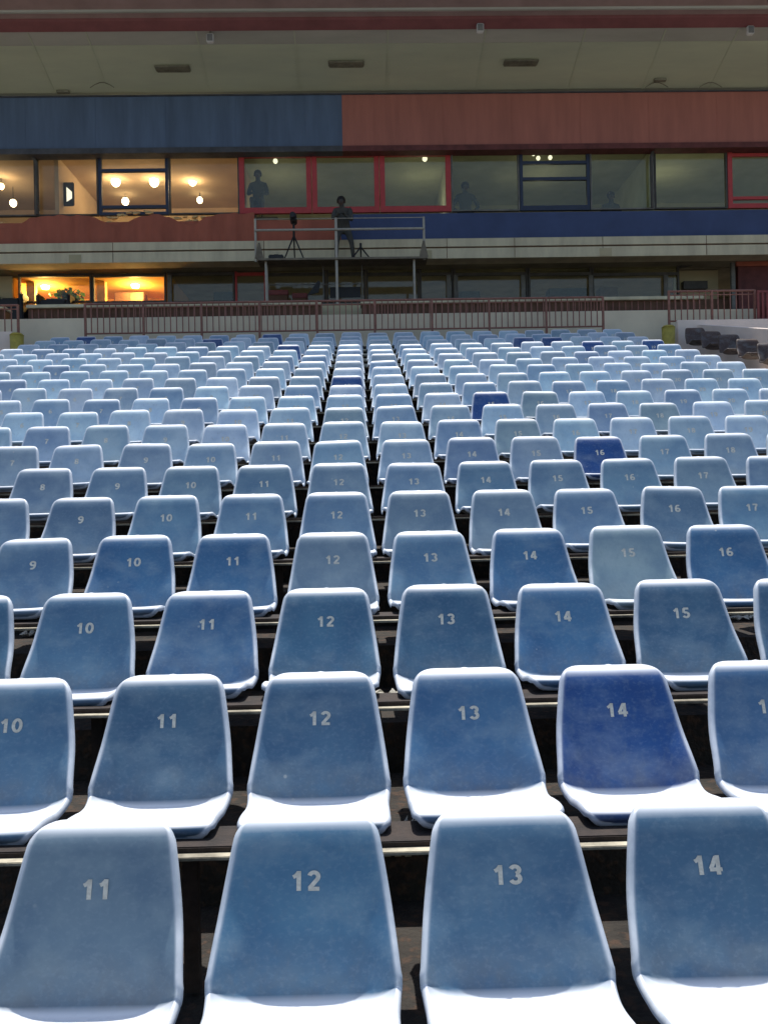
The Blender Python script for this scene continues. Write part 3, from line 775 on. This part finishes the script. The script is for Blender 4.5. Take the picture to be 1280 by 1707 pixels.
# red crates under the scaffold
for px, yt_, w_, lab in ((463, 485, 34, 'red crate behind the left scaffold pole'), (500, 490, 24, 'smaller red crate right of the left scaffold pole')):
    p = at(px, yt_, 21.6); hw = w_ / 2 / F * 21.6; e = empty('crate', (p.x, 21.6, zt), lab, 'crate', 'red crates under the scaffold'); h = p.z - zt
    q = LB(); q.box(-hw, hw, -.12, .12, 0, h - .12, .01); q.build('body', M['deskbrown'], e); q = LB(); q.box(-hw - .01, hw + .01, -.13, .13, h - .118, h, .008); q.build('rim', M['railred'], e)
# green plant in the orange room
p = at(115, 497, 22.8); e = empty('potted_plant', (p.x, 22.8, zt), 'bright green bushy plant in the orange lit room', 'plant'); h = p.z - zt
q = LB(); q.tube((0, 0, 0), (0, 0, h - .12), .09, .13, 14); q.build('pot', M['deskbrown'], e)
q = LB()
for i in range(260):
    v = Vector((random.gauss(0, .17), random.gauss(0, .08), random.gauss(0, .08))); a_ = random.uniform(0, 6.28); L_ = .05
    d = Vector((math.cos(a_), .3, math.sin(a_))) * L_; n2 = Vector((-d.z, .2, d.x)) * .5; c = v + Vector((0, 0, h + .03))
    q.bm.faces.new([q.bm.verts.new(c - d), q.bm.verts.new(c + n2), q.bm.verts.new(c + d), q.bm.verts.new(c - n2)])
q.build('leaves', M['green'], e)
# dark settee/bench silhouettes by the orange window
for px, py, wpx, lab in ((90, 493, 44, 'black high backed sofa by the orange lit window'), (14, 492, 40, 'black sofa at the far left beside the olive wall')):
    p = at(px, py, 21.75); hw = wpx / 2 / F * 21.75; h = p.z - zt; e = empty('sofa', (p.x, 21.75, zt), lab, 'sofa', 'black sofas at the left end of the gallery')
    q = LB(); q.box(-hw, hw, -.1, .22, 0, h - .1, .04); q.build('seat', M['black'], e)
    q = LB(); q.box(-hw, hw, .225, .33, 0, h, .04); q.build('backrest', M['black'], e)
    for sx in (-1, 1): q = LB(); q.box(sx * (hw + .045) - .04, sx * (hw + .045) + .04, -.1, .33, 0, h + .05, .03); q.build('armrest', M['black'], e)
# wall TV in the lit room
p = at(112, 323, 22.0); e = empty('wall_screen', (p.x, 22.0, p.z - .2), 'small glowing screen on a dark stand inside the lit left room', 'screen')
q = LB(); q.box(-.16, .16, .02, .06, -.08, .5, .02); q.build('casing', M['black'], e); q = LB(); q.poly([(-.02, .012, .02), (.11, .012, .1), (.11, .012, .26), (-.02, .012, .38)], (0, .004, 0)); q.build('display', M['screen'], e)

# ------------------------------------------------------------------ lamps seen through the glass
def lamp(px, py, Y, r, lab, dim=False, power=0, group='glowing pendant lamps in the upper left rooms'):
    p = at(px, py, Y); top = z_w1 + .005
    e = empty('pendant_lamp', (p.x, Y, p.z - r), lab, 'lamp', group)
    q = LB(); q.ball((0, 0, r), r, (1, 1, 1.15), 14); q.build('bulb', M['bulb_dim'] if dim else M['bulb'], e, True)
    if top > p.z + r * 1.3:
        q = LB(); q.tube((0, 0, r * 2.1), (0, 0, top - p.z + r), .008, n=6); q.build('cord', M['black'], e)
        q = LB(); q.tube((0, 0, r * 1.9), (0, 0, r * 2.3 + .02), r * .55, r * .2, 12); q.build('socket', M['black'], e)
    if power:
        l = bpy.data.lights.new('lamp_light', 'POINT'); l.energy = power; l.color = (1, .74, .42) if not dim else (1, .93, .74); l.shadow_soft_size = .1
        lo = bpy.data.objects.new('lamp_light', l); COL.objects.link(lo); lo.location = (0, 1.4, -.75) if dim else (0, -.1, -.12); lo.parent = e
LL = [(2, 310, 23.0, .065, 'pendant lamp at the left edge, upper of two'), (22, 338, 23.6, .08, 'pendant lamp left of the dark downpipe, lower of two'),
      (176, 272, 22.6, .07, 'pendant lamp in the top left corner of the navy framed window'), (243, 270, 24.4, .055, 'small pendant lamp right of centre above the navy transom'),
      (193, 302, 23.2, .105, 'large pendant lamp at left inside the navy framed window'), (257, 302, 23.2, .11, 'large pendant lamp at right inside the navy framed window'),
      (209, 335, 24.2, .085, 'lowest pendant lamp inside the navy framed window'), (308, 270, 22.8, .07, 'top pendant lamp right of the navy framed window'),
      (321, 302, 23.4, .09, 'middle pendant lamp right of the navy framed window'), (333, 333, 24.2, .07, 'lowest pendant lamp right of the navy framed window')]
for i, (px, py, Y, r, lb) in enumerate(LL): lamp(px, py, Y, r * 1.1, 'glowing ' + lb, False, 20 if i in (0, 4, 5, 8) else 0)
for px, py, r, lb in ((459, 268, .05, 'dim white lamp behind the left red framed window'), (708, 264, .055, 'dim white lamp behind the right red framed window'),
                      (889, 256, .04, 'leftmost small white lamp behind the navy frame at right'), (897, 263, .045, 'second small white lamp behind the navy frame at right'),
                      (917, 262, .045, 'rightmost small white lamp behind the navy frame at right'), (1132, 252, .035, 'faint white lamp behind the far right windows')):
    lamp(px, py, 21.72, r * 1.1, lb, True, 6 if px in (459, 708, 917, 1132) else 0, 'dim white lamps in the upper rooms')
for px in (75, 225):
    p = at(px, 448, 22.9); e = empty('ceiling_lamp', (p.x, 22.9, z_g1 - .16), 'warm ceiling lamp in the orange lit room, %s one' % ('left' if px < 100 else 'right'), 'lamp', 'ceiling lamps of the orange room')
    q = LB(); q.tube((0, 0, .06), (0, 0, .13), .09, .11, 14); q.build('shade', M['bulb'], e)
    l = bpy.data.lights.new('lamp_light', 'POINT'); l.energy = 120; l.color = (1, .62, .2); l.shadow_soft_size = .1
    lo = bpy.data.objects.new('lamp_light', l); COL.objects.link(lo); lo.parent = e; lo.location = (0, 0, -.08)

# ------------------------------------------------------------------ scaffold camera platform
YS = 20.45
e = empty('scaffold', (at(567, 500, YS).x, YS, zt), 'pale tubular scaffold with camera platform in front of the gallery', 'scaffold')
zpl = zat(430, YS); zt1 = zat(363, YS)
def sx(px): return at(px, 430, YS).x
for px in (443, 690):
    for dy in (0, .9) if px else (0,):
        MB().tube((sx(px), YS + dy * .35, zt), (sx(px), YS + dy * .35, zpl - .03), .028 if dy == 0 else .015).build('post', M['pipe'], e)
MB().tube((sx(561), YS - .05, zt), (sx(561), YS - .05, zt1), .034).build('post', M['pipe'], e)
for px in (427, 707): MB().tube((sx(px), YS - .05, zpl - .06), (sx(px), YS - .05, zt1), .028).build('guard_post', M['pipe'], e)
MB().tube((sx(427), YS - .09, zat(383, YS)), (sx(707), YS - .09, zat(383, YS)), .028).build('guard_rail', M['pipe'], e)
MB().tube((sx(427), YS - .05, zt1 - .01), (sx(707), YS - .05, zt1 - .01), .010).build('guard_rail', M['pipe'], e)
MB().box(sx(430), sx(712), YS - .12, YS + .48, zpl - .045, zpl).build('platform', M['plank'], e)
for px in (537, 603): MB().tube((sx(px), YS + .4, zt), (sx(px), YS + .4, zpl - .05), .014).build('inner_post', M['frame_grey'], e)
MB().tube((sx(443), YS + .33, zat(466, YS)), (sx(603), YS + .33, zat(466, YS)), .012).build('brace', M['frame_grey'], e)
MB().tube((sx(443), YS + .33, zat(500, YS)), (sx(690), YS + .33, zat(498, YS)), .012).build('brace', M['frame_grey'], e)
for px in (433, 706): 
    x = sx(px); q = MB(); q.poly([(x - .10, YS - .1, zpl + .003), (x + .10, YS - .1, zpl + .003), (x + .02, YS - .1, zpl + .36), (x - .02, YS - .1, zpl + .36)], (0, .03, 0)); q.build('gusset', M['plank'], e)
# black cloth hanging below the platform
q = MB(); a = at(536, 455, YS + .5); 
q.poly([(sx(548), YS + .5, zat(468, YS)), (sx(600), YS + .5, zat(468, YS)), (sx(600), YS + .5, zat(486, YS)), (sx(548), YS + .5, zat(486, YS))], (0, .02, 0))
o = toplocal(q.build('banner', M['black'])); tag(o, 'black cloth banner hanging between the inner scaffold posts', 'banner')
q = MB(); q.poly([at(530, 467, YS + .3), at(534, 470, YS + .3), at(531, 487, YS + .3), at(512, 492, YS + .3)], (0, .03, 0))
o = toplocal(q.build('black_bag', M['black'])); tag(o, 'black triangular bag hanging left of the middle scaffold post', 'bag')

def tripod(px, Y, ztop_px, lab, cam_on=True):
    x = at(px, 400, Y).x; zc = at(px, ztop_px, Y).z; h = zc - zpl
    e = empty('video_camera' if cam_on else 'camera_tripod', (x, Y, zpl), lab, 'camera' if cam_on else 'tripod')
    for a_ in (90, 210, 330):
        q = LB(); q.tube((0, 0, h * .55), (.26 * math.cos(R(a_)), .15 * math.sin(R(a_)), .012), .02, .014, 8); q.build('leg', M['black'], e)
    q = LB(); q.tube((0, 0, h * .5), (0, 0, h - .18), .028); q.build('column', M['black'], e)
    if cam_on:
        q = LB(); q.box(-.07, .07, -.2, .16, h - .18, h + .0, .02); q.build('body', M['black'], e)
        q = LB(); q.tube((0, -.2, h - .09), (0, -.33, h - .09), .05, .06, 14); q.build('lens', M['black'], e)
        q = LB(); q.tube((0, -.12, h + .03), (0, .1, h + .03), .012); q.build('handle', M['black'], e)
tripod(490, YS + .12, 358, 'black video camera on tripod on the scaffold, left of the cameraman')
tripod(601, YS + .2, 392, 'low black tripod standing right of the cameraman on the scaffold', False)
p = at(460, 430, YS); e = empty('equipment_case', (p.x, YS + .1, zpl), 'black equipment case on the left of the scaffold platform', 'case')
q = LB(); q.box(-.17, .17, -.1, .1, .002, .12, .02); q.build('body', M['black'], e); q = LB(); q.tube((-.05, 0, .14), (.05, 0, .14), .01); q.tube((-.05, 0, .115), (-.05, 0, .14), .01); q.tube((.05, 0, .115), (.05, 0, .14), .01); q.build('handle', M['black'], e)

# ------------------------------------------------------------------ people
def person(loc, lab, J, rz=0):
    """J: dict of joints in metres (x right, y away, z up) for a body facing -y"""
    e = empty('person', loc, lab, 'person', None, rz)
    P = []; E = []; Rr = []
    def add(p, r, par=None):
        P.append(Vector(p)); Rr.append(r)
        if par is not None: E.append((par, len(P) - 1))
        return len(P) - 1
    pel = add(J['pelvis'], .13); wa = add(J['waist'], .125, pel); ch = add(J['chest'], .15, wa); nk = add(J['neck'], .058, ch)
    h = Vector(J['head']); h0 = add(Vector(J['neck']).lerp(h, .45), .06, nk); h1 = add(h, .094, h0); add(h + Vector((0, .005, .075)), .075, h1)
    add(h + Vector((0, -.10, -.005)), .012, h1)
    for s_ in ('l', 'r'):
        sgn = -1 if s_ == 'l' else 1
        sh = add(J['sh' + s_], .068, ch); el = add(J['el' + s_], .046, sh); wr = add(J['wr' + s_], .03, el)
        d = (Vector(J['wr' + s_]) - Vector(J['el' + s_])).normalized(); side = d.cross(Vector((0, 0, 1)))
        side = side.normalized() if side.length > .1 else Vector((1, 0, 0))
        pm = add(Vector(J['wr' + s_]) + d * .07, .035, wr)
        for f in range(4):
            b0 = Vector(P[pm]) + side * (f - 1.5) * .02 + d * .03; k1 = add(b0, .010, pm); k2 = add(b0 + d * (.03 + .006 * (f in (1, 2))) + Vector((0, 0, -.012)), .009, k1); add(b0 + d * .045 + Vector((0, 0, -.035)), .008, k2)
        t1 = add(Vector(J['wr' + s_]) + d * .035 + side * .04 * sgn, .011, wr); add(P[t1] + d * .035, .009, t1)
        hp = add(J['hp' + s_], .095, pel); kn = add(J['kn' + s_], .06, hp); an = add(J['an' + s_], .04, kn); add(Vector(J['an' + s_]) + Vector((0, -.16, -.045)), .035, an)
    me = bpy.data.meshes.new('body'); me.from_pydata(P, E, []); o = bpy.data.objects.new('body', me); COL.objects.link(o); o.parent = e
    md = o.modifiers.new('Skin', 'SKIN'); md.use_smooth_shade = True
    for i, v in enumerate(me.skin_vertices[0].data): v.radius = (Rr[i], Rr[i]); v.use_root = (i == 0)
    o.modifiers.new('Sub', 'SUBSURF').levels = 2; o.modifiers['Sub'].render_levels = 2
    me.materials.append(M['cloth_dark'])
    q = LB(); q.ball(h + Vector((0, .02, .05)), .105, (.95, 1.0, .95), 16); q.build('hair', M['hair'], e, True)
    q = LB(); q.ball(h + Vector((0, -.052, 0)), .062, (1, .55, 1.25), 14)
    q.ball(h + Vector((0, -.09, -.01)), .014, (.8, 1, 1.4), 8); q.box(h.x - .022, h.x + .022, h.y - .088, h.y - .08, h.z - .05, h.z - .042); 
    for sg in (-1, 1): q.ball(h + Vector((sg * .092, 0, 0)), .022, (.4, .8, 1.2), 8)
    q.build('face', M['skin'], e, True)
    q = LB()
    for sg in (-1, 1): q.ball(h + Vector((sg * .026, -.084, .015)), .009, (1.2, .6, .8), 8)
    q.build('eyes', M['black'], e, True)
stand = dict(pelvis=(0, 0, .93), waist=(0, 0, 1.08), chest=(0, 0, 1.30), neck=(0, 0, 1.48), head=(0, -.01, 1.62),
             shl=(-.19, 0, 1.40), ell=(-.33, .02, 1.14), wrl=(-.18, -.08, .99), shr=(.19, 0, 1.40), elr=(.33, .02, 1.14), wrr=(.18, -.08, .99),
             hpl=(-.1, 0, .88), knl=(-.12, -.01, .48), anl=(-.13, .02, .08), hpr=(.1, 0, .88), knr=(.12, -.01, .48), anr=(.13, .02, .08))
p = at(775, 304, 22.1)
person((p.x, 22.1, p.z - 1.74), 'person in dark clothes with hands on hips standing behind glass right of the red frames', stand)
MB_ = MB().box(p.x - .6, p.x + .6, 21.75, 22.7, zfl + .003, p.z - 1.742); MB_.build('dais', M['darkroom'], bld)
bend = dict(pelvis=(.02, .10, .80), waist=(.02, .06, .93), chest=(0, -.06, 1.10), neck=(-.01, -.13, 1.22), head=(-.02, -.17, 1.33),
            shl=(-.17, -.06, 1.17), ell=(-.22, -.20, .95), wrl=(-.12, -.34, .98), shr=(.17, -.06, 1.17), elr=(.22, -.16, .92), wrr=(.08, -.33, .98),
            hpl=(-.1, .10, .76), knl=(-.14, -.04, .44), anl=(-.16, .08, .07), hpr=(.12, .10, .76), knr=(.2, -.04, .44), anr=(.24, .08, .07))
p = at(572, 430, YS + .25)
person((p.x, YS + .30, zpl), 'cameraman in black crouching over at the middle post of the scaffold platform', bend)
sit = dict(pelvis=(0, 0, .45), waist=(0, 0, .60), chest=(0, -.02, .82), neck=(0, -.04, 1.0), head=(0, -.06, 1.14),
           shl=(-.18, -.02, .92), ell=(-.24, -.10, .66), wrl=(-.15, -.30, .62), shr=(.18, -.02, .92), elr=(.24, -.10, .66), wrr=(.15, -.30, .62),
           hpl=(-.1, -.02, .44), knl=(-.12, -.42, .46), anl=(-.12, -.40, .08), hpr=(.1, -.02, .44), knr=(.12, -.42, .46), anr=(.12, -.40, .08))
def stool(x, y, z, lab):
    e = empty('stool', (x, y, z), lab, 'stool', 'stools behind the upper windows')
    q = LB(); q.tube((0, .02, .28), (0, .02, .315), .18, .18, 16); q.build('seat', M['black'], e)
    for a_ in (45, 135, 225, 315):
        q = LB(); q.tube((.1 * math.cos(R(a_)), .02 + .1 * math.sin(R(a_)), .28), (.15 * math.cos(R(a_)), .02 + .15 * math.sin(R(a_)), 0), .013); q.build('leg', M['black'], e)
for px, py, lb, lb2 in ((1017, 322, 'person in dark clothes sitting behind the glass left of the dark downpipe', 'black stool under the person by the right downpipe'),
                   (430, 286, 'person in dark clothes sitting behind the left red framed window', 'black stool behind the left red framed window')):
    p = at(px, py, 22.4); zf = p.z - 1.25
    MB().box(p.x - .5, p.x + .5, 22.0, 22.9, zfl + .003, zf - .002).build('dais', M['darkroom'], bld)
    person((p.x, 22.4, zf), lb, sit); stool(p.x, 22.4, zf, lb2)

# ------------------------------------------------------------------ world + sun
EL = 66.5
world = bpy.data.worlds.new('World'); scene.world = world; world.use_nodes = True
nt = world.node_tree; bg = nt.nodes['Background']
sky = nt.nodes.new('ShaderNodeTexSky'); sky.sky_type = 'NISHITA'; sky.sun_disc = False
sky.sun_elevation = R(EL); sky.sun_rotation = R(0); sky.air_density = 1.0; sky.dust_density = 1.5; sky.ozone_density = 1.0
nt.links.new(sky.outputs[0], bg.inputs[0]); bg.inputs[1].default_value = .15
sd = bpy.data.lights.new('sun', 'SUN'); sd.energy = 5.0; sd.angle = R(.5); sd.color = (1, .96, .90)
so = bpy.data.objects.new('sun', sd); COL.objects.link(so)
dirv = Vector((0.0, math.cos(R(EL)), math.sin(R(EL))))     # towards the sun: high, behind the stand
so.rotation_euler = dirv.to_track_quat('Z', 'Y').to_euler(); so.location = (0, 30, 40)

scene.view_settings.view_transform = 'Standard'; scene.view_settings.look = 'None'; scene.view_settings.exposure = 0
scene.cycles.max_bounces = 8; scene.cycles.transparent_max_bounces = 12; scene.cycles.sample_clamp_indirect = 4
print('seats in view', len(vis), 'soffit front', SB)
